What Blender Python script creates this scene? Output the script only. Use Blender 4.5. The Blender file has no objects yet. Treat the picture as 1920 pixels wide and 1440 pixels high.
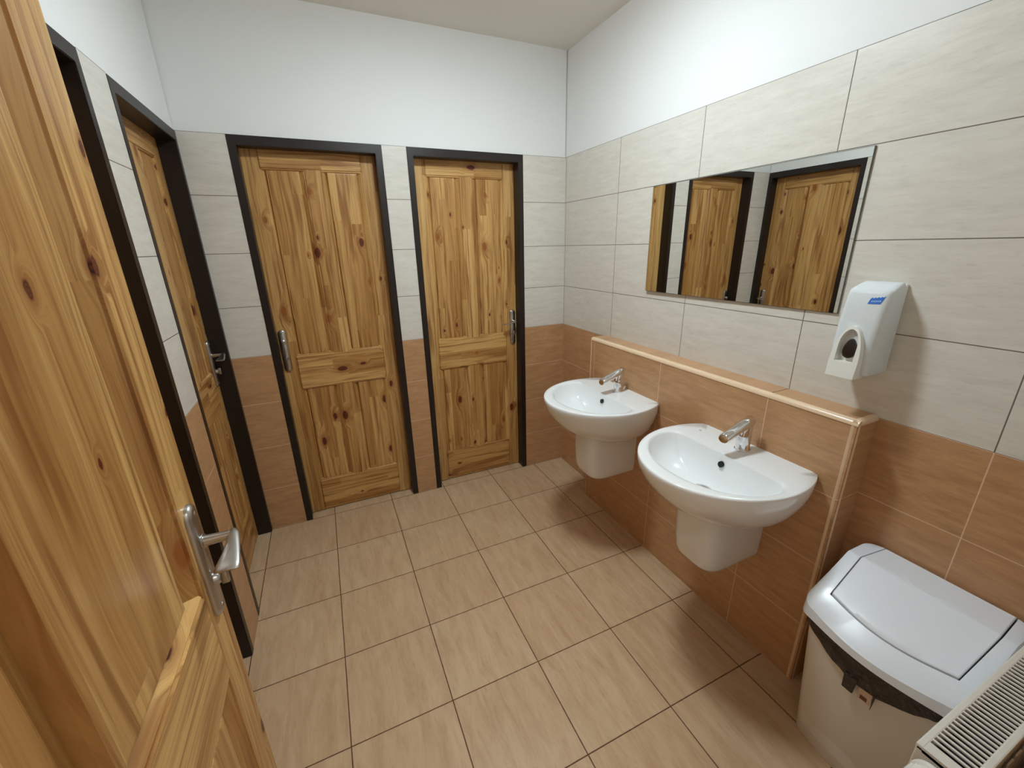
import bpy, bmesh, math, random
from mathutils import Vector, Matrix
random.seed(7)
C = bpy.context.scene.collection
PI = math.pi

# ------------------------------------------------------------------ materials
class NT:
    """small helper around a node tree"""
    def __init__(s, name):
        s.m = bpy.data.materials.new(name); s.m.use_nodes = True
        s.t = s.m.node_tree; s.n = s.t.nodes; s.l = s.t.links
        s.n.clear()
        s.out = s.n.new('ShaderNodeOutputMaterial')
        s.b = s.n.new('ShaderNodeBsdfPrincipled')
        s.l.new(s.b.outputs[0], s.out.inputs[0])
    def put(s, sock, v):
        if isinstance(v, bpy.types.NodeSocket): s.l.new(v, sock)
        elif v is not None:
            try: sock.default_value = v
            except Exception: sock.default_value = (v, v, v)
    def math(s, op, a, b=None, c=None, clamp=False):
        n = s.n.new('ShaderNodeMath'); n.operation = op; n.use_clamp = clamp
        s.put(n.inputs[0], a); s.put(n.inputs[1], b); s.put(n.inputs[2], c)
        return n.outputs[0]
    def pos(s):
        return s.n.new('ShaderNodeNewGeometry').outputs['Position']
    def obj(s):
        return s.n.new('ShaderNodeTexCoord').outputs['Object']
    def sep(s, v):
        n = s.n.new('ShaderNodeSeparateXYZ'); s.put(n.inputs[0], v); return n.outputs
    def comb(s, x, y, z):
        n = s.n.new('ShaderNodeCombineXYZ')
        for i, q in enumerate((x, y, z)): s.put(n.inputs[i], q)
        return n.outputs[0]
    def noise(s, v, scale, detail=3, rough=.55, dist=0):
        n = s.n.new('ShaderNodeTexNoise'); s.put(n.inputs['Vector'], v)
        n.inputs['Scale'].default_value = scale; n.inputs['Detail'].default_value = detail
        n.inputs['Roughness'].default_value = rough; n.inputs['Distortion'].default_value = dist
        return n.outputs['Fac']
    def white(s, v):
        n = s.n.new('ShaderNodeTexWhiteNoise'); s.put(n.inputs['Vector'], v); return n.outputs['Value']
    def mix(s, f, a, b, blend='MIX'):
        n = s.n.new('ShaderNodeMix'); n.data_type = 'RGBA'; n.blend_type = blend
        s.put(n.inputs[0], f)
        for i, q in ((6, a), (7, b)):
            if isinstance(q, tuple) and len(q) == 3: q = q + (1,)
            s.put(n.inputs[i], q)
        return n.outputs[2]
    def rng(s, v, a, b, c, d, smooth=False):
        n = s.n.new('ShaderNodeMapRange'); n.clamp = True
        if smooth: n.interpolation_type = 'SMOOTHSTEP'
        for i, q in enumerate((v, a, b, c, d)): s.put(n.inputs[i], q)
        return n.outputs[0]
    def bump(s, h, strength=.3, dist=.002):
        n = s.n.new('ShaderNodeBump'); n.inputs['Strength'].default_value = strength
        n.inputs['Distance'].default_value = dist; s.put(n.inputs['Height'], h)
        s.l.new(n.outputs[0], s.b.inputs['Normal'])
    def set(s, **k):
        for a, v in k.items():
            a = {'color': 'Base Color', 'rough': 'Roughness', 'metal': 'Metallic', 'spec': 'Specular IOR Level', 'ior': 'IOR',
                 'trans': 'Transmission Weight', 'coat': 'Coat Weight', 'coat_rough': 'Coat Roughness', 'alpha': 'Alpha',
                 'emit': 'Emission Color', 'emit_s': 'Emission Strength', 'sss': 'Subsurface Weight'}[a]
            if isinstance(v, tuple) and len(v) == 3: v = v + (1,)
            s.put(s.b.inputs[a], v)
        return s

def srgb(r, g, b):
    f = lambda c: (c/255/12.92) if c/255 <= .04045 else ((c/255+.055)/1.055)**2.4
    return (f(r), f(g), f(b))

def plain(name, col, rough=.4, metal=0, spec=.5, mottle=.04, scale=30, **k):
    t = NT(name)
    nz = t.noise(t.obj(), scale, 3)
    c = t.mix(nz, tuple(x*(1-mottle) for x in col), tuple(min(1, x*(1+mottle)) for x in col))
    t.set(color=c, rough=rough, metal=metal, spec=spec, **k)
    return t.m

TILE_H, TILE_L = .2467, .5028
def wall_tile(name, axis, anchor, split=1.0):
    """Glazed wall tiles: brown below 1.0 m, pale above; running bond grid in real metres."""
    t = NT(name)
    p = t.pos(); s = t.sep(p)
    u = t.math('DIVIDE', t.math('SUBTRACT', s[axis], anchor), TILE_L)
    upper = t.math('GREATER_THAN', s[2], split)
    vU = t.math('DIVIDE', t.math('SUBTRACT', s[2], 1.0), TILE_H)
    vL = t.math('DIVIDE', s[2], .25)
    v = t.math('ADD', t.math('MULTIPLY', vU, upper), t.math('MULTIPLY', vL, t.math('SUBTRACT', 1, upper)))
    iu, iv = t.math('FLOOR', u), t.math('FLOOR', v)
    def edge(w, L):
        f = t.math('FRACT', w)
        return t.math('MULTIPLY', t.math('MINIMUM', f, t.math('SUBTRACT', 1, f)), L)
    d = t.math('MINIMUM', edge(u, TILE_L), edge(v, .25))
    grout = t.rng(d, .0010, .0017, 1, 0)
    rnd = t.white(t.comb(iu, t.math('ADD', iv, t.math('MULTIPLY', upper, 31)), axis))
    # streaks run along the tile
    q = t.comb(t.math('ADD', t.math('MULTIPLY', s[axis], 5.5), t.math('MULTIPLY', rnd, 17)), t.math('MULTIPLY', rnd, 9), t.math('MULTIPLY', s[2], 30))
    st = t.noise(q, 1.6, 6, .70, .35)
    q2 = t.comb(t.math('ADD', t.math('MULTIPLY', s[axis], 16), t.math('MULTIPLY', rnd, 5)), rnd, t.math('MULTIPLY', s[2], 110))
    fine = t.noise(q2, 1.5, 4, .6, .3)
    cloud = t.noise(t.comb(s[0], s[1], s[2]), 5, 2)
    lo = t.mix(t.rng(st, .3, .72, 0, 1), srgb(207, 202, 192), srgb(226, 222, 213))
    lo = t.mix(t.rng(fine, .58, .76, 0, .42), lo, srgb(180, 172, 158))
    lo = t.mix(t.math('MULTIPLY', cloud, .25), lo, srgb(218, 212, 203))
    br = t.mix(t.rng(st, .3, .72, 0, 1), srgb(174, 132, 92), srgb(204, 162, 120))
    br = t.mix(t.rng(fine, .57, .78, 0, .4), br, srgb(142, 102, 66))
    br = t.mix(t.math('MULTIPLY', rnd, .25), br, srgb(196, 146, 110))
    col = t.mix(upper, br, lo)
    gr = t.mix(upper, srgb(226, 190, 162), srgb(112, 102, 92))
    col = t.mix(grout, col, gr)
    t.set(color=col, rough=t.math('ADD', .3, t.math('MULTIPLY', grout, .4)), spec=.4)
    t.bump(t.math('SUBTRACT', t.math('MULTIPLY', t.math('ADD', st, fine), .35), grout), .35, .0014)
    return t.m

def floor_tile():
    t = NT('floor_tiles')
    p = t.pos(); s = t.sep(p); S = .3344
    u = t.math('DIVIDE', t.math('ADD', s[0], 1.5591), S)
    v = t.math('DIVIDE', t.math('ADD', s[1], .0037), S)
    iu, iv = t.math('FLOOR', u), t.math('FLOOR', v)
    def edge(w):
        f = t.math('FRACT', w)
        return t.math('MULTIPLY', t.math('MINIMUM', f, t.math('SUBTRACT', 1, f)), S)
    d = t.math('MINIMUM', edge(u), edge(v))
    wob = t.noise(p, 60, 2)
    grout = t.rng(t.math('ADD', d, t.math('MULTIPLY', t.math('SUBTRACT', wob, .5), .0012)), .0014, .0023, 1, 0)
    rnd = t.white(t.comb(iu, iv, 3))
    q = t.comb(t.math('MULTIPLY', s[0], 17), t.math('ADD', t.math('MULTIPLY', s[1], 3.2), t.math('MULTIPLY', rnd, 23)), t.math('MULTIPLY', rnd, 7))
    st = t.noise(q, 1.5, 6, .66, .5)
    q2 = t.comb(t.math('MULTIPLY', s[0], 90), t.math('ADD', t.math('MULTIPLY', s[1], 16), t.math('MULTIPLY', rnd, 11)), rnd)
    fine = t.noise(q2, 1.4, 5, .66, .4)
    col = t.mix(t.rng(st, .3, .72, 0, 1), srgb(184, 154, 120), srgb(212, 185, 152))
    col = t.mix(t.rng(fine, .56, .74, 0, .45), col, srgb(158, 126, 94))
    col = t.mix(t.rng(fine, .3, .44, .3, 0), col, srgb(216, 186, 150))
    col = t.mix(t.math('MULTIPLY', rnd, .2), col, srgb(180, 136, 98))
    col = t.mix(grout, col, srgb(92, 64, 42))
    t.set(color=col, rough=t.math('ADD', .33, t.math('MULTIPLY', grout, .4)), spec=.4)
    t.bump(t.math('SUBTRACT', t.math('MULTIPLY', st, .15), grout), .4, .0014)
    return t.m

def pine(name, along):
    """Varnished knotty pine in glued lamellas; grain runs along object axis `along` (2 up, 0 across)."""
    t = NT(name)
    s = t.sep(t.obj())
    oi = t.n.new('ShaderNodeObjectInfo').outputs['Random']
    a = s[2] if along == 2 else s[0]
    w = s[0] if along == 2 else s[2]
    w = t.math('ADD', w, t.math('MULTIPLY', oi, 37.7))
    a = t.math('ADD', a, t.math('MULTIPLY', oi, 11.3))
    # lamellas
    iw = t.math('FLOOR', t.math('DIVIDE', w, .047))
    r1 = t.white(t.comb(iw, 4, 1))
    seg = t.math('FLOOR', t.math('ADD', t.math('DIVIDE', a, 1.15), t.math('MULTIPLY', r1, 5)))
    r2 = t.white(t.comb(iw, seg, 2))
    # knots
    vor = t.n.new('ShaderNodeTexVoronoi'); vor.voronoi_dimensions = '2D'; vor.feature = 'F1'
    vor.inputs['Scale'].default_value = 1.0; vor.inputs['Randomness'].default_value = .9
    wob = t.noise(t.comb(w, a, s[1]), 40, 2)
    t.put(vor.inputs['Vector'], t.comb(t.math('ADD', t.math('MULTIPLY', w, 12.5), t.math('MULTIPLY', wob, .10)), t.math('MULTIPLY', a, 6.2), 0))
    kd = vor.outputs['Distance']
    kr = t.sep(vor.outputs['Color'])
    on = t.math('GREATER_THAN', kr[0], .74)
    rad = t.math('ADD', .045, t.math('MULTIPLY', t.math('MULTIPLY', kr[1], kr[1]), .14))
    kn = t.math('DIVIDE', kd, rad)                     # 1 at the knot rim
    core = t.math('MULTIPLY', on, t.rng(kn, .72, 1.15, 1, 0, True))
    halo = t.math('MULTIPLY', on, t.rng(kn, 1.0, 2.6, 1, 0, True))
    # grain, pushed aside by the knots
    push = t.math('MULTIPLY', t.math('MULTIPLY', on, t.rng(kn, .6, 4.0, 1, 0, True)), .030)
    slow = t.math('MULTIPLY', t.math('SUBTRACT', t.noise(t.comb(t.math('MULTIPLY', w, 8), t.math('MULTIPLY', a, 1.6), r2), 1, 2), .5), .05)
    gw = t.math('ADD', t.math('ADD', w, slow), push)
    gq = t.comb(t.math('MULTIPLY', gw, 75), t.math('MULTIPLY', a, 1.7), t.math('MULTIPLY', r2, 40))
    grain = t.noise(gq, 1, 4, .6, .35)
    fq = t.comb(t.math('MULTIPLY', gw, 330), t.math('MULTIPLY', a, 6), t.math('MULTIPLY', r2, 40))
    fine = t.noise(fq, 1, 3, .6)
    col = t.mix(r2, srgb(176, 128, 70), srgb(216, 172, 108))
    col = t.mix(t.rng(r1, .75, 1, 0, .35), col, srgb(228, 188, 126))
    col = t.mix(t.rng(grain, .48, .66, 0, .85), col, srgb(142, 92, 44))
    col = t.mix(t.rng(grain, .28, .42, .45, 0), col, srgb(230, 190, 126))
    col = t.mix(t.rng(fine, .48, .74, 0, .42), col, srgb(140, 86, 40))
    streak = t.noise(t.comb(t.math('MULTIPLY', gw, 26), t.math('MULTIPLY', a, 2.4), t.math('ADD', 9, r2)), 1, 2)
    col = t.mix(t.rng(streak, .56, .70, 0, .72), col, srgb(130, 78, 34))
    col = t.mix(t.math('MULTIPLY', halo, .45), col, srgb(146, 88, 42))
    rings = t.math('SINE', t.math('MULTIPLY', kn, 16))
    kcol = t.mix(t.rng(rings, -1, 1, 0, 1), srgb(70, 28, 18), srgb(116, 56, 32))
    kcol = t.mix(t.math('GREATER_THAN', kr[2], .62), kcol, srgb(150, 88, 40))
    col = t.mix(core, col, kcol)
    t.set(color=col, rough=.36, spec=.35)
    t.bump(t.math('ADD', t.math('MULTIPLY', fine, .4), grain), .12, .0008)
    return t.m

def plaster(name, col):
    t = NT(name); p = t.pos()
    n1 = t.noise(p, 3, 3); n2 = t.noise(p, 160, 3)
    t.set(color=t.mix(n1, tuple(c*.97 for c in col), col), rough=.85, spec=.2)
    t.bump(n2, .12, .002)
    return t.m

M = {}
M['tile_x'] = wall_tile('wall_tiles_across', 0, -.90)
M['tile_y'] = wall_tile('wall_tiles_along', 1, -.5154)
M['tile_ledge'] = wall_tile('ledge_tiles', 1, -.5154, 3.0)
M['floor'] = floor_tile()
M['plaster'] = plaster('white_wall_paint', srgb(236, 237, 236))
M['ceiling'] = plaster('ceiling_paint', srgb(236, 233, 225))
M['pine_v'] = pine('pine_upright_grain', 2)
M['pine_h'] = pine('pine_cross_grain', 0)
M['frame'] = plain('dark_brown_steel_paint', srgb(36, 27, 24), .38, 0, .4)
M['nickel'] = plain('brushed_nickel', (.50, .48, .46), .30, 1)
M['chrome'] = plain('chrome', (.80, .80, .82), .07, 1, mottle=.01)
M['ceramic'] = plain('white_glazed_ceramic', srgb(238, 240, 241), .12, 0, .55, mottle=.01, coat=.4, coat_rough=.05)
M['edge'] = plain('beige_glazed_edge', srgb(228, 200, 168), .25, 0, .5, mottle=.08, scale=14)
M['white_plastic'] = plain('white_plastic', srgb(236, 236, 230), .3, 0, .5, mottle=.01)
M['bin_lid'] = plain('cool_white_plastic', srgb(232, 238, 246), .26, 0, .5, mottle=.015)
M['bin_body'] = plain('warm_white_plastic', srgb(226, 222, 214), .35, 0, .5, mottle=.015)
M['seam'] = plain('grey_seam', srgb(120, 124, 130), .5)
t = NT('black_polythene'); nz = t.noise(t.obj(), 26, 4, .6, 1.2); t.set(color=t.mix(nz, srgb(24, 17, 14), srgb(46, 34, 28)), rough=.16, spec=.6); t.bump(nz, .9, .012); M['black_film'] = t.m
M['dark'] = plain('dark_plastic', srgb(40, 30, 26), .3)
M['hole'] = plain('dark_hole', srgb(10, 10, 10), .6)
M['radiator'] = plain('radiator_enamel', srgb(228, 226, 218), .3, 0, .5, mottle=.01)
M['slot'] = plain('slot_shade', srgb(12, 11, 10), .7)
M['blue'] = plain('blue_print', srgb(46, 108, 200), .35, mottle=.25, scale=160)
M['blue_pale'] = plain('pale_blue_print', srgb(168, 200, 232), .35)
M['sticker'] = plain('sticker_paper', srgb(214, 190, 172), .5, mottle=.1, scale=120)
M['amber'] = plain('sticker_print', srgb(110, 62, 44), .5)
t = NT('mirror_silvering'); t.set(color=t.mix(t.noise(t.obj(), 2), (.80, .82, .80), (.83, .85, .83)), rough=.004, metal=1); M['mirror'] = t.m
t = NT('mirror_edge'); t.set(color=t.mix(t.noise(t.obj(), 30), (.09, .10, .09), (.14, .15, .14)), rough=.2); M['mirror_edge'] = t.m
t = NT('frosted_blue_plastic'); t.set(color=t.mix(t.noise(t.obj(), 14), srgb(234, 240, 244), srgb(242, 246, 248)), rough=.22, trans=.22, ior=1.12, spec=.5); M['frosted'] = t.m
t = NT('soap_pouch'); t.set(color=t.mix(t.noise(t.obj(), 20), srgb(196, 202, 200), srgb(222, 224, 220)), rough=.4); M['pouch'] = t.m
t = NT('lamp_diffuser'); t.set(color=(.9, .9, .9), rough=.5, emit=(.82, .945, 1.0), emit_s=81.0); M['lamp'] = t.m

# ------------------------------------------------------------------ mesh helpers
def link(name, bm, mats, parent=None, smooth=False, angle=40):
    bmesh.ops.recalc_face_normals(bm, faces=bm.faces)
    me = bpy.data.meshes.new(name); bm.to_mesh(me); bm.free()
    for m in (mats if isinstance(mats, (list, tuple)) else [mats]): me.materials.append(M[m])
    if smooth:
        me.shade_smooth()
        if angle < 180: me.set_sharp_from_angle(angle=math.radians(angle))
    o = bpy.data.objects.new(name, me); C.objects.link(o)
    if parent: o.parent = parent
    return o

def box(bm, x0, x1, y0, y1, z0, z1, mat=0, bevel=0, seg=2):
    xs, ys, zs = sorted((x0, x1)), sorted((y0, y1)), sorted((z0, z1))
    v = [bm.verts.new((x, y, z)) for z in zs for y in ys for x in xs]
    fs = [bm.faces.new([v[i] for i in q]) for q in ((0, 2, 3, 1), (4, 5, 7, 6), (0, 1, 5, 4), (2, 6, 7, 3), (0, 4, 6, 2), (1, 3, 7, 5))]
    for f in fs: f.material_index = mat
    if bevel:
        es = list({e for f in fs for e in f.edges})
        r = bmesh.ops.bevel(bm, geom=es, offset=bevel, segments=seg, affect='EDGES', profile=.5)
        for f in r['faces']: f.material_index = mat

def loft(bm, rings, cap0=True, cap1=True, closed=True, mat=0):
    R = [[bm.verts.new(p) for p in r] for r in rings]
    n = len(R[0])
    for a, b in zip(R, R[1:]):
        for i in range(n if closed else n-1):
            j = (i+1) % n
            try: bm.faces.new((a[i], a[j], b[j], b[i])).material_index = mat
            except ValueError: pass
    if cap0: bm.faces.new(list(reversed(R[0]))).material_index = mat
    if cap1: bm.faces.new(R[-1]).material_index = mat
    return R

def tube(bm, pts, rad, n=16, mat=0, flat=1.0):
    """round bar along pts; rad a number or a list; flat squashes it along the second normal"""
    pts = [Vector(p) for p in pts]
    rads = rad if isinstance(rad, (list, tuple)) else [rad]*len(pts)
    rings = []; up = None
    for i, p in enumerate(pts):
        d = (pts[min(i+1, len(pts)-1)] - pts[max(i-1, 0)]).normalized()
        if up is None:
            up = Vector((0, 0, 1)) if abs(d.z) < .9 else Vector((1, 0, 0))
        s = d.cross(up).normalized(); up = s.cross(d).normalized()
        f = flat[i] if isinstance(flat, (list, tuple)) else flat
        rings.append([p + s*math.cos(2*PI*k/n)*rads[i] + up*math.sin(2*PI*k/n)*rads[i]*f for k in range(n)])
    loft(bm, rings, mat=mat)

def extrude(bm, poly, fn0, fn1, mat=0):
    loft(bm, [[fn0(p) for p in poly], [fn1(p) for p in poly]], mat=mat)

def empty(name, loc, rz=0, label=None, cat=None, group=None, kind=None):
    o = bpy.data.objects.new(name, None); C.objects.link(o); o.empty_display_size = .1
    o.location = loc; o.rotation_euler = (0, 0, rz)
    tag(o, label, cat, group, kind)
    return o

def tag(o, label=None, cat=None, group=None, kind=None):
    for k, v in (('label', label), ('category', cat), ('group', group), ('kind', kind)):
        if v: o[k] = v
    return o

# ------------------------------------------------------------------ room shell
XL, YN, ZC, ZT = -1.89, -2.33, 2.516, 1.987      # left wall, near wall, ceiling height, tile top
YB = -3.45                                       # back of the lobby behind the camera
bm = bmesh.new(); box(bm, -2.05, .12, YB-.1, .12, -.1, 0)
tag(link('floor', bm, 'floor'), 'beige streaked square floor tiles with dark grout', 'floor', kind='structure')
bm = bmesh.new(); box(bm, -2.05, .12, YB-.1, .12, ZC, ZC+.1)
tag(link('ceiling', bm, 'ceiling'), 'plain off-white painted ceiling', 'ceiling', kind='structure')

def wall_boxes(name, boxes, tile, label):
    """boxes: (x0,x1,y0,y1,z0,z1,material slot) slot 0 tile, 1 plaster"""
    bm = bmesh.new()
    for b in boxes: box(bm, *b[:6], mat=b[6])
    return tag(link(name, bm, [tile, 'plaster']), label, 'wall', kind='structure')

# back wall: three tiled piers, door openings between, plaster above
F = 1.986                                         # top of the door frames
O1, O2 = (-1.7115, -1.0565), (-.9355, -.2805)        # openings in the back wall
B = []
for x0, x1 in ((XL-.13, O1[0]), (O1[1], O2[0]), (O2[1], .0)): B.append((x0, x1, 0, .12, 0, ZT, 0))
B.append((XL-.13, 0, .005, .12, ZT, ZC, 1))
for a, b in (O1, O2): B.append((a, b, .106, .12, 0, ZT, 1))
wall_boxes('wall_back', B, 'tile_x', 'far wall, pale tiles over brown tiles around two pine doors, white above')
# left wall
P1, P2 = (-.6475, -.001), (-1.4675, -.8125)
B = []
for y0, y1 in ((P2[1], P1[0]), (YN-.12, P2[0])): B.append((XL-.12, XL, y0, y1, 0, ZT, 0))
B.append((XL-.12, XL-.005, YN-.12, .0, ZT, ZC, 1))
for a, b in (P1, P2): B.append((XL-.12, XL-.108, a, b, 0, ZT, 1))
B.append((XL-.12, XL, P1[1], 0, 0, ZT, 0))
wall_boxes('wall_left', B, 'tile_y', 'tiled wall behind the open pine door, with two deep dark-framed doorways')
# right wall
wall_boxes('wall_right', [(0, .12, YN-.12, .12, 0, ZT, 0), (.005, .12, YN-.12, .12, ZT, ZC, 1)], 'tile_y',
           'wall with the mirror, large pale streaked tiles above brown tiles')
# near wall with the doorway the photographer stands in
DX0, DX1 = -1.745, -.835
wall_boxes('wall_near', [(XL-.12, DX0, YN-.15, YN, 0, ZT, 0), (DX1, 0, YN-.15, YN, 0, ZT, 0), (XL-.12, 0, YN-.15, YN-.005, ZT, ZC, 1)],
           'tile_x', 'tiled wall behind the radiator with the entrance doorway')
# lobby beyond the doorway
bm = bmesh.new()
box(bm, -2.05, .12, YB-.1, YB, 0, ZC); box(bm, -2.05, -1.95, YB, YN-.15, 0, ZC); box(bm, .02, .12, YB, YN-.15, 0, ZC)
tag(link('wall_lobby', bm, 'plaster'), 'white walls of the lobby outside the entrance doorway', 'wall', kind='structure')

# low installation wall behind the wash basins
HX, HY0, HY1, HZ = -.103, -.483, -1.787, .998
low = empty('wall_low', (0, 0, 0), 0, 'low brown-tiled ledge wall carrying the two wash basins', 'wall', kind='structure')
bm = bmesh.new()
box(bm, HX, -.0005, HY1, HY0, 0, HZ)
link('tiled_ledge', bm, 'tile_y', low)
def quarter(r, n=6):
    return [(0, 0)] + [(r*math.cos(PI/2*i/n), r*math.sin(PI/2*i/n)) for i in range(n+1)]
bm = bmesh.new(); r = .016                       # beige quarter-round along the front edge, returning to the wall at the near end
def q_front(y): return [(HX+.014-a*1.0-.0, y, HZ-.004+b) for a, b in quarter(r)]
loft(bm, [q_front(HY1-.002), q_front(HY0)])
bar = link('edge_trim', bm, 'edge', low, True, 60)
bm = bmesh.new()
def q_end(x): return [(x, HY1+.014-a, HZ-.004+b) for a, b in quarter(r)]
loft(bm, [q_end(HX+.0), q_end(-.001)])
link('edge_trim', bm, 'edge', low, True, 60)
bm = bmesh.new()
def q_vert(z): return [(HX+.014-a, HY1+.014-b, z) for a, b in quarter(r)]
loft(bm, [q_vert(.001), q_vert(HZ)])
link('edge_trim', bm, 'edge', low, True, 60)
bm = bmesh.new()
box(bm, HX-.0015, HX+.006, HY0-.004, HY0+.0015, .001, HZ, bevel=.001)
link('edge_trim', bm, 'edge', low)
bm = bmesh.new()                                  # brown tile cap with one joint
for a, b in ((HY1+.010, -1.522), (-1.519, HY0)): box(bm, HX+.012, -.0005, a, b, HZ, HZ+.0115, bevel=.001)
link('ledge_cap', bm, 'tile_ledge', low)

# ------------------------------------------------------------------ doors
TH = .040
def moulded(width0, flat0, flat1, width1, depth):
    """cross-section (across, depth) of a frame member; a moulding falls away on one or both sides of the flat face"""
    def ramp(a, b):
        g = .006*(1 if b > a else -1)
        out = [(a, 0), (a+g*.1, .0028), (a+g*.45, .0040), (a+g, .0030)]
        for i in range(1, 10):
            k = i/9; out.append((a+g+(b-a-g)*k, .0030+(depth-.0030)*(.85*k+.15*k*k)))
        return out
    left = list(reversed(ramp(flat0, width0))) if width0 < flat0-1e-6 else [(flat0, 0)]
    right = ramp(flat1, width1) if width1 > flat1+1e-6 else [(flat1, 0)]
    return left + right + [(width1, TH), (width0, TH)]

def build_leaf(root, W, H, stile, mould, mull, depth, z_lock=(.785, .960), z_bot=.20, z_top=.095, knob_left=True):
    """panelled pine leaf in local coordinates: x across, y into the leaf (face at 0), z up"""
    x0, x1 = stile, W-stile
    for kind, prof in (('stile', moulded(0, 0, x0, x0+mould, depth)), ('stile', moulded(x1-mould, x1, W, W, depth))):
        bm = bmesh.new(); extrude(bm, prof, lambda p: (p[0], p[1], .006), lambda p: (p[0], p[1], H))
        link(kind, bm, 'pine_v', root, True, 25)
    def rail(name, zz0, zf0, zf1, zz1):
        bm = bmesh.new(); prof = moulded(zz0, zf0, zf1, zz1, depth)
        e = .006
        ra = [(x0-.001, p[1]+.004 if p[1] < .03 else p[1], p[0]) for p in prof]
        rb = [(x0+e, p[1]-.0035 if p[1] < .03 else p[1], p[0]) for p in prof]
        rc = [(x1-e, p[1]-.0035 if p[1] < .03 else p[1], p[0]) for p in prof]
        rd = [(x1+.001, p[1]+.004 if p[1] < .03 else p[1], p[0]) for p in prof]
        loft(bm, [ra, rb, rc, rd])
        link(name, bm, 'pine_h', root, True, 25)
    m = mould*.6
    rail('top_rail', H-z_top-m, H-z_top, H-.012, H-.012)
    rail('lock_rail', z_lock[0]-m, z_lock[0], z_lock[1], z_lock[1]+m)
    rail('bottom_rail', .03, .03, z_bot, z_bot+m)
    c0, c1 = W/2-mull/2, W/2+mull/2
    mm = min(mould, .03)
    for za, zb in ((z_lock[1]-.004, H-z_top+.004), (z_bot-.004, z_lock[0]+.004)):
        bm = bmesh.new(); extrude(bm, moulded(c0-mm*.3, c0+mm*.7, c1-mm*.7, c1+mm*.3, depth), lambda p: (p[0], p[1]-.001, za), lambda p: (p[0], p[1]-.001, zb))
        link('mullion', bm, 'pine_v', root, True, 25)
        for pa, pb in ((x0+.01, c0+.004), (c1-.004, x1-.01)):
            bm = bmesh.new()
            za_, zb_ = za-.01, zb+.01
            def rect(i, y, zi=0): return [(pa+i, y, za_+i+zi), (pb-i, y, za_+i+zi), (pb-i, y, zb_-i-zi), (pa+i, y, zb_-i-zi)]
            e0 = mould-.012; zi = m-e0+.006 if m > e0 else 0
            loft(bm, [rect(0, TH-.002), rect(0, depth-.0005), rect(e0, depth-.0005, zi), rect(e0+.0015, depth*.5, zi), rect(e0+.004, .0055, zi), rect(e0+.010, .0045, zi)])
            link('panel', bm, 'pine_v', root)
    # a strip across the whole foot and head so that no gap shows under the rails
    bm = bmesh.new(); box(bm, x0-.01, x1+.01, .004, TH-.002, .006, .032); box(bm, x0-.01, x1+.01, .004, TH-.002, H-.014, H)
    link('edge_strip', bm, 'pine_h', root)

def build_handle(root, x, side, lever=True, thumb=True, reach=.082):
    """long escutcheon plate at local x; the lever points to side (-1 or +1)"""
    z0, z1 = .888, 1.112
    bm = bmesh.new()
    def ring(w, h, y):
        pts = []
        for i in range(12): a = PI*i/11; pts.append((x+w*math.cos(a), y, z1-w+(w*math.sin(a))*h/w if False else z1-.019+h*math.sin(a)))
        for i in range(12): a = PI+PI*i/11; pts.append((x+w*math.cos(a), y, z0+.019+h*math.sin(a)))
        return pts
    loft(bm, [ring(.0190, .0190, .0), ring(.0190, .0190, -.005), ring(.0165, .0165, -.0085), ring(.011, .013, -.0105)])
    pl = link('handle_plate', bm, 'nickel', root, True, 50)
    for zz in (z1-.017, z0+.017):
        bm = bmesh.new(); tube(bm, [(x, -.008, zz), (x, -.0115, zz), (x, -.0125, zz)], [.0045, .0042, .002], 12)
        link('screw', bm, 'nickel', pl, True, 50)
    if lever:
        zl = 1.040
        bm = bmesh.new()
        tube(bm, [(x, -.008, zl), (x, -.012, zl), (x, -.0125, zl), (x, -.040, zl), (x, -.050, zl)], [.013, .013, .0095, .0080, .0085], 18)
        s = side
        path = [(x-s*.009, -.051, zl+.001), (x-s*.004, -.053, zl+.0015), (x+s*.006, -.055, zl+.001), (x+s*.022, -.056, zl-.002), (x+s*.042, -.056, zl-.005), (x+s*reach*.80, -.0545, zl-.009), (x+s*reach*.97, -.053, zl-.011), (x+s*reach, -.053, zl-.0112)]
        tube(bm, path, [.0055, .0085, .0095, .0105, .0130, .0168, .0172, .0155], 20, flat=[.9, .8, .6, .48, .34, .22, .16, .10])
        link('lever', bm, 'nickel', pl, True, 60)
    else:
        zl = 1.052
        bm = bmesh.new(); tube(bm, [(x, -.008, zl), (x, -.022, zl), (x, -.030, zl), (x, -.034, zl)], [.011, .010, .013, .009], 18)
        link('lever_stub', bm, 'nickel', pl, True, 50)
    if thumb:
        bm = bmesh.new(); zz = .962
        tube(bm, [(x, -.008, zz), (x, -.016, zz), (x, -.020, zz)], [.012, .0115, .009], 18)
        box(bm, x-.004, x+.004, -.031, -.018, zz-.015, zz+.015, bevel=.003)
        link('thumb_turn', bm, 'nickel', pl, True, 50)

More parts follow.
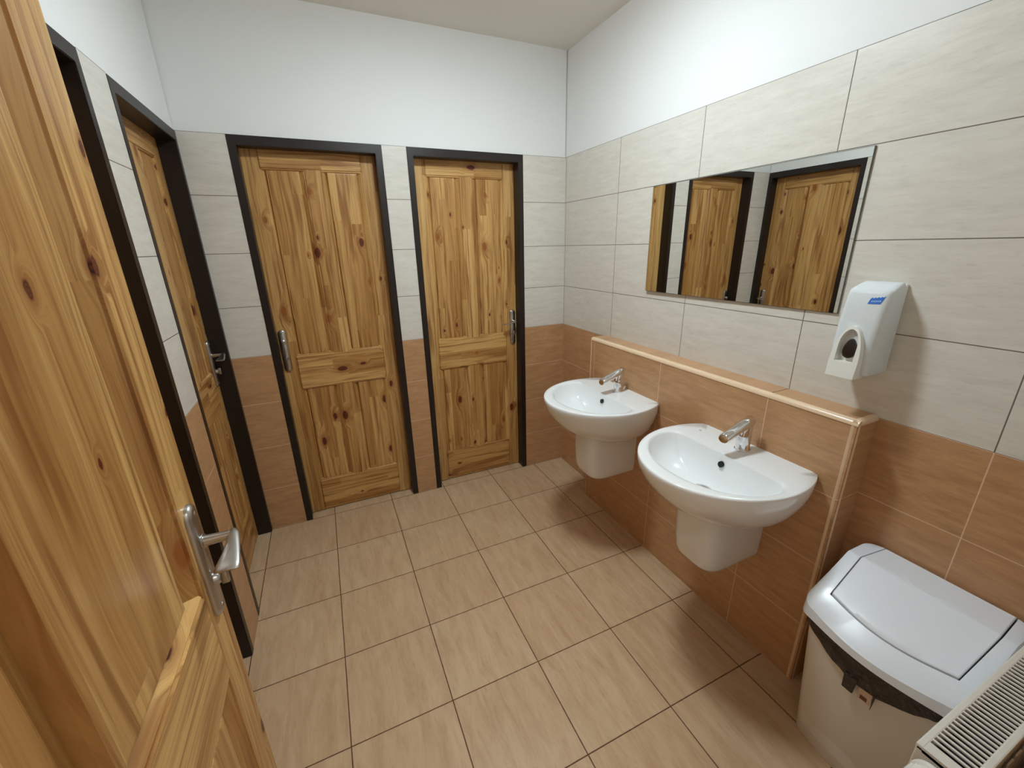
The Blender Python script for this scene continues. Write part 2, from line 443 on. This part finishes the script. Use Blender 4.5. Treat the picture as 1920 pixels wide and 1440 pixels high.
def build_frame(root, W, H, depth0, w=.024):
    """dark steel frame: jambs and head, from just proud of the tiles back behind the leaf"""
    bm = bmesh.new()
    ya, yb = -depth0-.004, .0405
    o, li, lh = .027, .005, .020                 # outer face beyond the leaf, side lip, head lip
    def sweep(xo, zo, xi, zi, y): return [(xo, y, .001), (xo, y, zo), (W-xo, y, zo), (W-xo, y, .001)], [(xi, y, .001), (xi, y, zi), (W-xi, y, zi), (W-xi, y, .001)]
    def arch_ring(y, e=0):
        a, b = sweep(-o+e, H+.020-e, li-e*.0, H-lh, y)
        return a, b
    prof = []                                     # cross-section (outer offset, inner offset) walked around: four corners of the section
    A0, B0 = sweep(-o, H+.0205, li, H-lh, ya); A1, B1 = sweep(-o, H+.0205, li, H-lh, -.0005)
    A2, B2 = sweep(-o, H+.0205, -.002, H+.002, -.0005); A3, B3 = sweep(-o, H+.0205, -.002, H+.002, yb)
    rows = [A0, B0, B1, B2, B3, A3]
    V = [[bm.verts.new(p) for p in r] for r in rows]
    for k in range(6):
        a, b = V[k], V[(k+1) % 6]
        for q in range(3): bm.faces.new((a[q], a[q+1], b[q+1], b[q]))
    for q in (0, 3): bm.faces.new([V[k][q] for k in range(6)])
    bmesh.ops.recalc_face_normals(bm, faces=bm.faces)
    es = [e for e in bm.edges if all(abs(v.co.y-ya) < 1e-6 for v in e.verts)]
    bmesh.ops.bevel(bm, geom=es, offset=.002, segments=2, affect='EDGES')
    link('frame', bm, 'frame', root)
    return
    # the stop the leaf closes against
    box(bm, .002, .010, .0415, .046, .001, H); box(bm, W-.010, W-.002, .0415, .046, .001, H)
    link('frame', bm, 'frame', root)

H = 1.966
def door(name, loc, rz, W, label, knob_x, side, lever, thumb, frame_depth=.065, stile=.073, mould=.024, mull=.105, depth=.017):
    r = empty(name, loc, rz, label, 'door', kind='structure')
    build_leaf(r, W, H, stile, mould, mull, depth)
    build_handle(r, knob_x, side, lever, thumb)
    if frame_depth is not None: build_frame(r, W, H, frame_depth)
    return r

door('door_1', (-1.684, .065, 0), 0, .600, 'closed knotty pine door in the far wall with only a bare handle plate and knob', .030, 1, False, True)
door('door_2', (-.908, .065, 0), 0, .600, 'closed knotty pine door in the far wall next to the wash basins, lever handle', .568, -1, True, True)
door('door_3', (XL-.068, -.6205, 0), PI/2, .600, 'pine door in the left wall corner, deep in its dark steel frame', .560, -1, True, True)
door('door_4', (XL-.068, -1.440, 0), PI/2, .600, 'pine door recessed in the left wall, mostly hidden behind the open door', .030, 1, True, True)
# the open entrance door beside the camera
EW = .905
e = door('door_5', (-1.682, -1.578-EW, 0), PI/2, EW, 'large open knotty pine door with a brushed lever handle, close to the camera', EW-.044, -1, True, True,
         frame_depth=None, stile=.083, mould=.052, mull=.085, depth=.029)
# its steel frame stands in the doorway
bm = bmesh.new()
for a, b in ((DX0, DX0+.018), (DX1-.024, DX1)): box(bm, a, b, YN-.152, YN+.004, .001, F+.02, bevel=.002)
box(bm, DX0, DX1, YN-.152, YN+.004, H+.012, F+.03, bevel=.002)
tag(link('trim_1', bm, 'frame'), 'dark steel frame of the entrance doorway', 'door frame', kind='structure')

# ------------------------------------------------------------------ mirror
MY0, MY1, MZ0, MZ1 = -1.620, -.780, 1.282, 1.737
mr = empty('mirror', (0, (MY0+MY1)/2, MZ0), 0, 'wide frameless wall mirror above the wash basins reflecting pine doors', 'mirror')
def rel(o, root):
    o.parent = root; o.matrix_parent_inverse = Matrix.Translation(root.location).inverted(); return o
def skew(bm):                                     # the glass hangs a touch proud at its far end
    for v in bm.verts:
        if v.co.x < -.004: v.co.x -= .0092*(v.co.y-MY0)
bm = bmesh.new(); box(bm, -.0055, -.001, MY0, MY1, MZ0, MZ1)
skew(bm)
rel(link('glass_edge', bm, 'mirror_edge'), mr)
bm = bmesh.new(); box(bm, -.0062, -.0056, MY0+.0015, MY1-.0015, MZ0+.0015, MZ1-.0015)
skew(bm)
rel(link('mirror_glass', bm, 'mirror'), mr)

# ------------------------------------------------------------------ wash basins (local: x from the wall outward is negative, z = height above floor)
RIM = .805
def ray_hit(poly, c, a):
    d = (math.cos(a), math.sin(a)); best = 0
    n = len(poly)
    for i in range(n):
        p, q = poly[i], poly[(i+1) % n]
        ex, ey = q[0]-p[0], q[1]-p[1]
        den = d[0]*ey - d[1]*ex
        if abs(den) < 1e-12: continue
        wx, wy = p[0]-c[0], p[1]-c[1]
        t_ = (wx*ey - wy*ex)/den; u_ = (wx*d[1] - wy*d[0])/den
        if t_ > 0 and -1e-6 <= u_ <= 1+1e-6: best = max(best, t_)
    return (c[0]+d[0]*best, c[1]+d[1]*best)
def outer_poly():
    R = [(0, .214), (.004, .2215), (.04, .239), (.08, .252), (.12, .2595)]
    for i in range(0, 25):
        a = PI/2*i/24; R.append((.16+.289*math.sin(a), .2625*math.cos(a)))
    return R + [(x, -y) for x, y in reversed(R[:-1])]
def inner_poly():
    R = [(.148, .195), (.152, .212), (.163, .224), (.185, .2315)]
    for i in range(0, 25):
        a = PI/2*i/24; R.append((.20+.192*math.sin(a), .2325*math.cos(a)))
    return R + [(x, -y) for x, y in reversed(R[:-1])]
OP, IP = outer_poly(), inner_poly()
NB = 96
def ring_o(s, z, sd=None):
    sd = s if sd is None else sd
    out = []
    for i in range(NB):
        a = 2*PI*i/NB; d, w = ray_hit(OP, (.20, 0), a)
        out.append((-d*sd, w*s, z))
    return out
def ring_i(s, z, sh=0):
    out = []
    for i in range(NB):
        a = 2*PI*i/NB; d, w = ray_hit(IP, (.235, 0), a)
        out.append((-(.235+(d-.235)*s+sh), w*s, z))
    return out
def lerp_ring(a, b, k, z):
    return [(p[0]*(1-k)+q[0]*k, p[1]*(1-k)+q[1]*k, z) for p, q in zip(a, b)]

def basin(loc):
    r = empty('wash_basin', loc)
    bm = bmesh.new()
    rings = []
    for s, dz in ((.30, .205), (.46, .202), (.60, .190), (.72, .168), (.81, .140), (.885, .108), (.94, .078), (.975, .052), (.992, .030), (.998, .014), (.998, .007)):
        rings.append(ring_o(s, RIM-dz))
    A, I0 = ring_o(1, RIM), ring_i(1, RIM)
    rings += [ring_o(.9955, RIM-.002), ring_o(.988, RIM), lerp_ring(ring_o(.988, RIM), I0, .30, RIM-.0005), lerp_ring(ring_o(.988, RIM), I0, .75, RIM-.0015)]
    rings += [ring_i(1.0, RIM-.003), ring_i(.985, RIM-.008), ring_i(.965, RIM-.020), ring_i(.93, RIM-.040), ring_i(.87, RIM-.064), ring_i(.76, RIM-.086), ring_i(.60, RIM-.102), ring_i(.42, RIM-.111), ring_i(.26, RIM-.115), ring_i(.14, RIM-.117)]
    loft(bm, rings)
    b = link('basin', bm, 'ceramic', r, True, 60)
    # semi pedestal
    bm = bmesh.new()
    def ped(z, d, w, front=.085):
        pts = []
        n = 20
        pts.append((-.0005, w*.98, z))
        for i in range(n+1):
            a = PI*i/n
            pts.append((-(d-front) - front*math.sin(a)**.7, w*math.copysign(abs(math.cos(a))**.52, math.cos(a)), z))
        pts.append((-.0005, -w*.98, z))
        return pts
    lv = [(.640, .272, .092), (.600, .272, .0915), (.54, .271, .091), (.48, .268, .0895), (.43, .262, .088), (.405, .253, .086), (.392, .243, .083), (.384, .230, .078), (.379, .212, .070), (.377, .19, .06)]
    loft(bm, [ped(z, d, w) for z, d, w in lv])
    link('pedestal_shroud', bm, 'ceramic', r, True, 50)
    # waste, overflow
    bm = bmesh.new()
    cx, cz = -.235, RIM-.1165
    def circ(rad, z): return [(cx+rad*math.cos(2*PI*i/24), rad*math.sin(2*PI*i/24), z) for i in range(24)]
    loft(bm, [circ(.033, cz+.001), circ(.033, cz+.004), circ(.029, cz+.006), circ(.024, cz+.004), circ(.012, cz+.003)])
    d = link('drain', bm, 'chrome', r, True, 50)
    bm = bmesh.new()
    loft(bm, [circ(.012, cz+.0032), circ(.010, cz+.0036)]); link('drain_hole', bm, 'hole', d)
    bm = bmesh.new()
    ox, oz = -.1545, RIM-.036
    def oc(rad, x): return [(x-.0+.20*(rad*math.sin(2*PI*i/20)), rad*math.cos(2*PI*i/20), oz+rad*math.sin(2*PI*i/20)) for i in range(20)]
    loft(bm, [oc(.0105, ox), oc(.0105, ox-.006)])
    link('overflow_hole', bm, 'hole', r)
    # tap: squat body and a slanted spout bar on top
    tp = empty('tap', (0, 0, 0)); tp.parent = r
    bm = bmesh.new(); tx = -.058
    def el(cx_, cz_, a, b_): return [(cx_+a*math.cos(2*PI*i/28), b_*math.sin(2*PI*i/28), cz_) for i in range(28)]
    loft(bm, [el(tx-.004, RIM-.001, .027, .025), el(tx-.004, RIM+.004, .027, .025), el(tx-.004, RIM+.006, .0245, .0225), el(tx-.005, RIM+.03, .0240, .0215), el(tx-.003, RIM+.055, .0255, .0205), el(tx+.001, RIM+.078, .0240, .0195), el(tx+.009, RIM+.104, .0150, .0145)])
    link('tap_body', bm, 'chrome', tp, True, 50)
    bm = bmesh.new()
    a, b_ = Vector((tx+.018, 0, RIM+.108)), Vector((tx-.108, 0, RIM+.062))
    ax = (b_-a).normalized()
    rg = []
    for k, rr, fl in ((0, .0165, .85), (.02, .0190, .9), (.3, .0200, .9), (.7, .0200, .85), (.97, .0195, .8), (1, .0180, .76)):
        c = a+(b_-a)*k; nrm = Vector((-ax.z, 0, ax.x)); 
        rg.append([c + Vector((0, 1, 0))*rr*math.cos(2*PI*i/24) + nrm*rr*fl*math.sin(2*PI*i/24) + (Vector((.007, 0, 0))*math.sin(2*PI*i/24)*(-1 if k < .5 else -1)) for i in range(24)])
    loft(bm, rg)
    link('tap_spout', bm, 'chrome', tp, True, 50)
    bm = bmesh.new()
    tube(bm, [(tx+.026, 0, RIM), (tx+.030, 0, RIM+.012), (tx+.036, 0, RIM+.020)], [.0035, .0035, .005], 12)
    link('waste_rod', bm, 'chrome', tp, True, 50)
    return r

def copy_tree(o, parent=None):
    c = o.copy(); C.objects.link(c)
    if parent: c.parent = parent
    for ch in list(o.children): copy_tree(ch, c)
    return c
s1 = basin((HX, -1.502, 0))
tag(s1, 'white wash basin on the ledge wall between the other basin and the bin', 'wash basin', 'wash basins')
s2 = copy_tree(s1); s2.location = (HX, -.815, 0)
tag(s2, 'white wash basin by the far corner, next to the far wall', 'wash basin', 'wash basins')

bm = bmesh.new()                                  # small grey maker's oval printed on the deck of the nearer basin
vo = [[(-.067+r1*math.cos(2*PI*i/20)*.6, .177+r1*math.sin(2*PI*i/20), RIM+.0006) for i in range(20)] for r1 in (.0052, .0040)]
loft(bm, vo, cap0=False, cap1=False)
for k in (-1, 0, 1): box(bm, -.0685, -.0655, .177+k*.002-.0006, .177+k*.002+.0006, RIM+.0003, RIM+.0007)
link('maker_mark', bm, 'seam', s1)

# ------------------------------------------------------------------ soap dispenser on the right wall
SY, SZ0, SZ1 = -1.7235, 1.135, 1.386
sd = empty('soap_dispenser', (0, SY, SZ0), 0, 'frosted translucent soap dispenser with a white push nozzle on the tiled wall', 'soap dispenser')
def rrect(hw, d0, d1, z, rad=.018, n=6):
    """section at height z: back on the wall side (x=-d0), front at x=-d1, rounded front corners"""
    pts = [(-d0, hw, z)]
    for i in range(n+1):
        a = PI/2*i/n; pts.append((-(d1-rad)-rad*math.sin(a), hw-rad+rad*math.cos(a), z))
    for i in range(n+1):
        a = PI/2*i/n; pts.append((-(d1-rad)-rad*math.cos(a), -hw+rad-rad*math.sin(a), z))
    pts.append((-d0, -hw, z)); return pts
HTS = SZ1-SZ0
bm = bmesh.new()
box(bm, -.012, -.0005, -.050, .050, .004, HTS-.004, bevel=.004)
link('back_plate', bm, 'white_plastic', sd, True)
bm = bmesh.new()
loft(bm, [rrect(.046, .010, .094, .0), rrect(.050, .010, .100, .004), rrect(.0515, .010, .104, .03), rrect(.0525, .010, .104, .09), rrect(.0525, .010, .098, .15), rrect(.0520, .010, .091, .195), rrect(.0520, .010, .084, .221), rrect(.0515, .010, .081, .228), rrect(.0505, .010, .076, .2325), rrect(.049, .010, .064, .237, .016), rrect(.046, .010, .044, .245, .014), rrect(.042, .010, .026, .2505, .010)])
link('cover', bm, 'frosted', sd, True, 50)
bm = bmesh.new()                                  # liquid soap pouch seen through the cover
loft(bm, [rrect(.030, .014, .066, .05), rrect(.036, .014, .080, .07), rrect(.036, .014, .076, .15), rrect(.030, .014, .062, .182)])
link('soap_pouch', bm, 'pouch', sd, True, 50)
# white nozzle: arch outline on the front of the cover
bm = bmesh.new()
def arch(w, z0, z1, n=16):
    """half egg: flat bottom at z0, pointed-round top at z1"""
    pts = [(w*.98, z0)]
    for i in range(n+1):
        a = PI*i/n; pts.append((w*math.cos(a)*(1-.12*math.sin(a)), z0+.045+(z1-z0-.045)*math.sin(a)**.85))
    pts.append((-w*.98, z0)); return pts
outl = arch(.036, -.006, .137)
hole = [(w*.66, .050+max(0, (z-.05))*.84) if False else (w*.66, z) for w, z in arch(.0352, .038, .128)]
def fx(z, add=0): # the nozzle's front surface leans back towards the top
    return -(.104+.022*max(0, 1-z/.150)**.7+add)
front = [(fx(z, .004), w, z) for w, z in outl]; back = [(-.085, w, z) for w, z in outl]
inn = [(fx(z, .004), w, z) for w, z in hole]; deep = [(fx(z)+.016, w*.92, z) for w, z in hole]
Rb = [[bm.verts.new(p) for p in r_] for r_ in (back, front, inn, deep)]
for a, b in zip(Rb, Rb[1:]):
    n = len(a)
    for i in range(n):
        j = (i+1) % n; bm.faces.new((a[i], a[j], b[j], b[i]))
bm.faces.new(Rb[3]); bm.faces.new(Rb[0])
link('push_nozzle', bm, 'white_plastic', sd, True, 35)
bm = bmesh.new()
eg = [(.0165*math.cos(2*PI*i/28)*(1-.28*math.sin(2*PI*i/28)), .074+.027*math.sin(2*PI*i/28)) for i in range(28)]
loft(bm, [[(fx(z)+.017, w-.002, z) for w, z in eg], [(fx(z)+.006, (w-.002)*.95, z) for w, z in eg], [(fx(z)+.004, (w-.002)*.8, (.074+(z-.074)*.8)) for w, z in eg]])
link('dark_window', bm, 'dark', sd, True, 50)
bm = bmesh.new()                                  # small blue printed emblem: a slanted pennant under a row of short strokes
def sp(y, z):
    P = [(.15, .098), (.195, .091), (.221, .084), (.228, .081)]
    d = P[-1][1]
    for (za, da), (zb, db) in zip(P, P[1:]):
        if z <= zb: d = da+(db-da)*(z-za)/(zb-za); break
    e = max(0, abs(y)-(.052-.018)); d -= .018-math.sqrt(max(0, .018**2-e*e))
    return (-d-.0009, y, z)
def strip(pts): 
    vs = [bm.verts.new(sp(y, z)) for y, z in pts]; vb = [bm.verts.new((sp(y, z)[0]+.001, y, z)) for y, z in pts]
    bm.faces.new(vs); bm.faces.new(list(reversed(vb)))
    for i in range(len(vs)): bm.faces.new((vs[i], vb[i], vb[(i+1) % len(vs)], vs[(i+1) % len(vs)]))
y0 = -.010
def fan(top, bot):
    """strip between two polylines of the same length"""
    a = [bm.verts.new(sp(*p)) for p in top]; b = [bm.verts.new(sp(*p)) for p in bot]
    for i in range(len(a)-1): bm.faces.new((a[i], a[i+1], b[i+1], b[i]))
N_ = 9
fan([(y0-.003*.5-.031*k/N_, .2105+.006*k/N_+(.0022 if k % 2 else 0)) for k in range(N_+1)], [(y0+.002-.029*k/N_, .1965+.002*k/N_) for k in range(N_+1)])
lg = link('emblem', bm, 'blue', sd)
bm = bmesh.new()
def strip2(pts):
    vs = [bm.verts.new((sp(y, z)[0]-.0006, y, z)) for y, z in pts]; bm.faces.new(vs)
for k in range(5): strip2([(y0-.005-k*.0045, .2015+k*.0005), (y0-.0075-k*.0045, .2018+k*.0005), (y0-.0085-k*.0045, .2062+k*.0005), (y0-.006-k*.0045, .2058+k*.0005)])
link('emblem_stroke', bm, 'blue_pale', lg)

# ------------------------------------------------------------------ bin
bx = empty('waste_bin', (-.145, -2.012, 0), 0, 'white swing-lid waste bin standing beside the radiator', 'bin')
BX, BY = -.145, -2.012
def sect(x0, x1, y0, y1, z, bulge=.0, r_=.03, n=5, zf=None):
    """rounded rectangle section in world x/y turned into bin coordinates; the front (x0) bulges out"""
    pts = []
    for cx_, cy_, a0 in ((x0+r_, y1-r_, PI/2), (x0+r_, y0+r_, PI), (x1-r_, y0+r_, 1.5*PI), (x1-r_, y1-r_, 0)):
        if a0 == PI/2 and False: pass
        for i in range(n+1):
            a = a0+PI/2*i/n; pts.append((cx_+r_*math.cos(a), cy_+r_*math.sin(a)))
        if a0 == PI/2:                          # walk along the front
            for i in range(1, 12):
                k = i/12; pts.append((x0-bulge*math.sin(PI*k), y1-r_+(y0+r_-y1+r_)*k))
    return [(px-BX, py-BY, z if zf is None else zf(px)) for px, py in pts]
bm = bmesh.new()
loft(bm, [sect(-.238, -.040, -2.140, -1.885, 0, .012), sect(-.240, -.038, -2.142, -1.883, .006, .012), sect(-.276, -.024, -2.174, -1.862, .43, .018), sect(-.281, -.022, -2.177, -1.859, .475, .018), sect(-.276, -.026, -2.172, -1.864, .475, .018), sect(-.245, -.04, -2.14, -1.885, .05, .012)])
link('body', bm, 'bin_body', bx, True, 40)
# lid: skirt, then the sloping top
def ztop(x):                                      # world x -> height of the lid's upper surface
    P = [(-.330, .496), (-.300, .508), (-.245, .546), (-.118, .622), (-.010, .620), (0, .618)]
    for (xa, za), (xb, zb) in zip(P, P[1:]):
        if xa <= x <= xb: return za+(zb-za)*(x-xa)/(xb-xa)
    return P[0][1] if x < P[0][0] else P[-1][1]
sk = dict(bulge=.024, r_=.035)
# inner lip of the lid down to the flap opening
def flap_outline(ins=0):
    """seam of the swinging flap in world x/y: back corners, crease corners, front corners with a bowed front"""
    pts = [(-.012-ins*.3, -1.892-ins), (-.118, -1.882-ins), (-.245+ins, -1.888-ins*.8)]
    for i in range(1, 10):
        k = i/10; pts.append((-.245+ins-.020*math.sin(PI*k), -1.888-ins+(-2.160+1.888+2*ins)*k))
    pts += [(-.245+ins, -2.160+ins*.8), (-.118, -2.170+ins), (-.012-ins*.3, -2.163+ins)]
    return pts
def resample(poly, c, n):
    return [ray_hit(poly, c, 2*PI*i/n) for i in range(n)]
cc = (-.135, -2.024); NN = 240
def lid_ring(x0, x1, y0, y1, zf):
    return [(x-BX, y-BY, zf(x)) for x, y in resample([(p[0]+BX, p[1]+BY) for p in sect(x0, x1, y0, y1, 0, **sk)], cc, NN)]
fW = resample(flap_outline(0), cc, NN)
bm = bmesh.new()
loft(bm, [lid_ring(-.286, -.012, -2.188, -1.856, lambda x: .474), lid_ring(-.294, -.008, -2.195, -1.849, lambda x: .474),
          lid_ring(-.298, -.007, -2.199, -1.845, lambda x: .476), lid_ring(-.296, -.007, -2.197, -1.847, lambda x: .474+(ztop(x)-.474)*.88),
          lid_ring(-.292, -.009, -2.193, -1.851, lambda x: ztop(x)-.002), lid_ring(-.286, -.012, -2.187, -1.857, lambda x: ztop(x)+.001),
          [(x-BX, y-BY, ztop(x)+.001) for x, y in fW], [(x-BX, y-BY, ztop(x)-.006) for x, y in fW]], cap0=False, cap1=False)
lid = link('lid', bm, 'bin_lid', bx, True, 35)
gW = resample(flap_outline(.0035), cc, NN)
def scaled(k): return [(cc[0]+(x-cc[0])*k, cc[1]+(y-cc[1])*k) for x, y in gW]
bm = bmesh.new()
rg = [[(x-BX, y-BY, ztop(x)-.006) for x, y in gW], [(x-BX, y-BY, ztop(x)+.0015) for x, y in gW]]
for k in (.985, .9, .75, .6, .45, .3, .15, .03): rg.append([(x-BX, y-BY, ztop(x)+.003) for x, y in scaled(k)])
loft(bm, rg, cap0=True)
link('swing_flap', bm, 'bin_lid', bx, True, 22)
bm = bmesh.new()                                  # sticker on the front of the body
def front_x(y, z): 
    k = min(1, max(0, (z)/.475)); x0 = -.240+(-.281+.240)*k; y0, y1 = -2.142+(-2.169+2.142)*k+.03, -1.883+(-1.859+1.883)*k-.03
    b = .012+.006*k
    return x0 - b*math.sin(PI*min(1, max(0, (y-y1)/(y0-y1))))
def patch(bm, y0, y1, z0, z1, off=.001, mat=0, skew=0):
    n = 4; g = [[bm.verts.new((front_x(y0+(y1-y0)*i/n, z0+(z1-z0)*j/2)-off-BX, y0+(y1-y0)*i/n-BY+skew*j, z0+(z1-z0)*j/2)) for i in range(n+1)] for j in range(3)]
    for j in range(2):
        for i in range(n): bm.faces.new((g[j][i], g[j][i+1], g[j+1][i+1], g[j+1][i])).material_index = mat
patch(bm, -2.024, -2.052, .346, .392, .0075); patch(bm, -2.029, -2.044, .350, .364, .0082, 1)
link('sticker', bm, ['sticker', 'amber'], bx)

# black liner folded over the rim, hanging down the outside of the body
lb = empty('bin_liner', (BX, BY, .46), 0, 'black plastic bag folded over the rim of the white bin under its lid', 'bin bag')
bm = bmesh.new()
base = sect(-.281, -.022, -2.177, -1.859, .465, .018)
nb = len(base); rows = []
def drop(i):
    x, y = base[i][0]+BX, base[i][1]+BY
    if x < -.262:                                # along the front: sags in the middle
        k = (y+1.88)/(-2.16+1.88); k = min(1, max(0, k))
        return .030+.052*math.sin(PI*k)**.8
    return .028
for j in range(7):
    row = []
    for i in range(nb):
        x, y, z = base[i]; k = j/6; dz = drop(i)*k
        o = .0055+.003*math.sin(i*1.9+j)*.4+.002*math.sin(i*.7)
        sc = 1-.10*dz
        row.append((x*sc*(1+o/.14*.35), y*sc*(1+o/.15*.35), .468-.46-dz+.002*math.sin(i*2.3)*k))
    rows.append(row)
loft(bm, rows, cap0=False, cap1=False)
link('folded_bag', bm, 'black_film', lb, True, 180)
bm = bmesh.new()
def tail(y0, y1, z0, z1, t_):
    n = 3
    a = [(front_x((y0+y1)/2, z0)-.006-BX, y0-BY, z0-.46), (front_x((y0+y1)/2, z0)-.006-BX, y1-BY, z0-.46), (front_x(y1, z1)-.004-t_-BX, y1+.004-BY, z1-.46), (front_x(y0, z1)-.004-t_-BX, y0-.001-BY, z1-.46)]
    b = [(p[0]-.005, p[1], p[2]) for p in a]
    loft(bm, [a, b])
tail(-1.988, -2.018, .402, .348, .004)
link('bag_corner', bm, 'black_film', lb)
bm = bmesh.new(); tail(-2.054, -2.059, .394, .338, .004)
link('bag_string', bm, 'black_film', lb)

# ------------------------------------------------------------------ radiator on the near wall
RX0, RX1, RY0, RY1, RZ0, RZ1 = -.585, -.075, -2.279, -2.203, .115, .652
rd = empty('radiator', ((RX0+RX1)/2, (RY0+RY1)/2, RZ0), 0, 'white panel radiator with a slotted top grille beside the bin', 'radiator')
def addr(name, bm, mat, smooth=False, parent=None):
    o = link(name, bm, mat, None, smooth)
    o.parent = rd
    o.matrix_parent_inverse = Matrix.Translation(rd.location).inverted()
    return o
for ya, yb in ((RY1-.016, RY1), (RY0, RY0+.016)):
    bm = bmesh.new()
    n = int((RX1-RX0-.03)/.0333)
    prof = []
    sgn = 1 if yb == RY1 else -1
    yo = yb if sgn > 0 else ya
    box(bm, RX0+.006, RX1-.006, ya+.003, yb-.003, RZ0, RZ1-.012, bevel=.003)
    for k in range(n):
        xc = RX0+.03+k*.0333
        box(bm, xc-.011, xc+.011, yo-.003, yo+.003*sgn*0+(.003 if sgn > 0 else -.003)*0+.0005*sgn, RZ0+.03, RZ1-.05, bevel=.0025, seg=1)
    addr('panel', bm, 'radiator')
bm = bmesh.new()                                  # convector fins between the panels
for k in range(30):
    xc = RX0+.02+k*(RX1-RX0-.04)/29
    box(bm, xc-.0006, xc+.0006, RY0+.017, RY1-.017, RZ0+.05, RZ1-.026)
box(bm, RX0+.008, RX1-.008, RY0+.017, RY1-.017, RZ0+.045, RZ1-.028)  # solid near-black block added under the grille, painting the slots' shade
addr('convector', bm, 'slot')
for xa, xb in ((RX0, RX0+.006), (RX1-.006, RX1)):
    bm = bmesh.new(); box(bm, xa, xb, RY0+.001, RY1-.001, RZ0+.02, RZ1-.004, bevel=.002)
    addr('side_cover', bm, 'radiator')
bm = bmesh.new()                                  # top grille: frame and slats
z0, z1 = RZ1-.012, RZ1
fr = .0115
box(bm, RX0, RX1, RY1-fr, RY1, z0, z1, bevel=.0025); box(bm, RX0, RX1, RY0, RY0+fr, z0, z1, bevel=.0025)
box(bm, RX0, RX0+.022, RY0+fr-.002, RY1-fr+.002, z0, z1-.0005); box(bm, RX1-.022, RX1, RY0+fr-.002, RY1-fr+.002, z0, z1-.0005)
pitch = .0122; nsl = int((RX1-RX0-.044)/pitch)
for k in range(nsl):
    xc = RX0+.022+.0078+k*pitch
    box(bm, xc, xc+.0046, RY0+fr-.002, RY1-fr+.002, z1-.0035, z1-.0005)
addr('top_grille', bm, 'radiator')
bm = bmesh.new()                                  # thermostatic valve at the end
vz = .622; vy = (RY0+RY1)/2+.004
tube(bm, [(RX0+.01, vy, vz), (RX0-.035, vy, vz)], .011, 16)
tube(bm, [(RX0-.028, vy, vz-.06), (RX0-.028, vy, vz+.012)], .011, 16)
v = addr('valve', bm, 'nickel', True)
bm = bmesh.new(); n = 40
def vr(rad, x, amp=0): return [(x, vy+(rad+amp*(i % 2))*math.cos(2*PI*i/n), vz+(rad+amp*(i % 2))*math.sin(2*PI*i/n)) for i in range(n)]
loft(bm, [vr(.017, RX0-.010), vr(.026, RX0-.014), vr(.0275, RX0-.020), vr(.0265, RX0-.022), vr(.0225, RX0-.024), vr(.0225, RX0-.028), vr(.0255, RX0-.030, .0015), vr(.0265, RX0-.075, .0015), vr(.025, RX0-.082), vr(.018, RX0-.087), vr(.005, RX0-.089)])
addr('thermostat_head', bm, 'white_plastic', True)
bm = bmesh.new(); tube(bm, [(RX0-.028, vy, 0.0), (RX0-.028, vy, vz-.05)], .0085, 14)
addr('pipe', bm, 'radiator', True)
for xb in (RX0+.10, RX1-.10):
    for za, zb in ((.50, .56), (.20, .24)):
        bm = bmesh.new(); box(bm, xb-.015, xb+.015, YN, RY0+.001, za, zb)
        addr('wall_bracket', bm, 'radiator')

# ------------------------------------------------------------------ lamp on the ceiling
LX, LY = -.85, -1.08
lp = empty('ceiling_light', (LX, LY, ZC), 0, 'round white ceiling light over the middle of the room', 'ceiling light')
def dome(rad, z, n=36): return [(rad*math.cos(2*PI*i/n), rad*math.sin(2*PI*i/n), z) for i in range(n)]
bm = bmesh.new(); loft(bm, [dome(.134, -.001), dome(.134, -.018), dome(.127, -.020)]); link('lamp_base', bm, 'white_plastic', lp, True, 40)
bm = bmesh.new(); loft(bm, [dome(.128, -.019), dome(.128, -.027), dome(.122, -.033), dome(.10, -.037), dome(.05, -.040), dome(.01, -.041)]); link('lamp_shade', bm, 'lamp', lp, True, 60)
# added fill light behind the camera, not a known lamp of the lobby
ll = bpy.data.lights.new('lobby_fill', 'AREA'); ll.shape = 'DISK'; ll.size = .3; ll.energy = 6; ll.color = (1, .95, .88)
lo = bpy.data.objects.new('lobby_fill', ll); C.objects.link(lo); lo.location = (-1.2, -2.95, ZC-.03)

w = bpy.data.worlds.new('world'); bpy.context.scene.world = w; w.use_nodes = True
w.node_tree.nodes['Background'].inputs[0].default_value = (.02, .02, .02, 1)
w.node_tree.nodes['Background'].inputs[1].default_value = 1

# ------------------------------------------------------------------ camera
cam = bpy.data.cameras.new('camera'); co = bpy.data.objects.new('camera', cam); C.objects.link(co)
cam.sensor_fit = 'HORIZONTAL'; cam.sensor_width = 36; cam.lens = 774.2/1920*36; cam.clip_start = .01
yaw, pitch_, roll = .4158, .3237, -.0228
cy_, sy_, cp_, sp_ = math.cos(yaw), math.sin(yaw), math.cos(pitch_), math.sin(pitch_)
fwd = Vector((sy_*cp_, cy_*cp_, -sp_)); rt = Vector((cy_, -sy_, 0)); up = rt.cross(fwd)
R_ = rt*math.cos(roll)+up*math.sin(roll); U_ = -rt*math.sin(roll)+up*math.cos(roll)
m = Matrix((R_, U_, -fwd)).transposed().to_4x4(); m.translation = (-1.4242, -2.3653, 1.5016)
co.matrix_world = m
sc = bpy.context.scene; sc.camera = co
sc.view_settings.view_transform = 'Standard'; sc.view_settings.look = 'None'
sc.view_settings.exposure = .66; sc.view_settings.gamma = 1
sc.cycles.max_bounces = 10; sc.cycles.diffuse_bounces = 6; sc.cycles.glossy_bounces = 6
sc.cycles.use_denoising = True
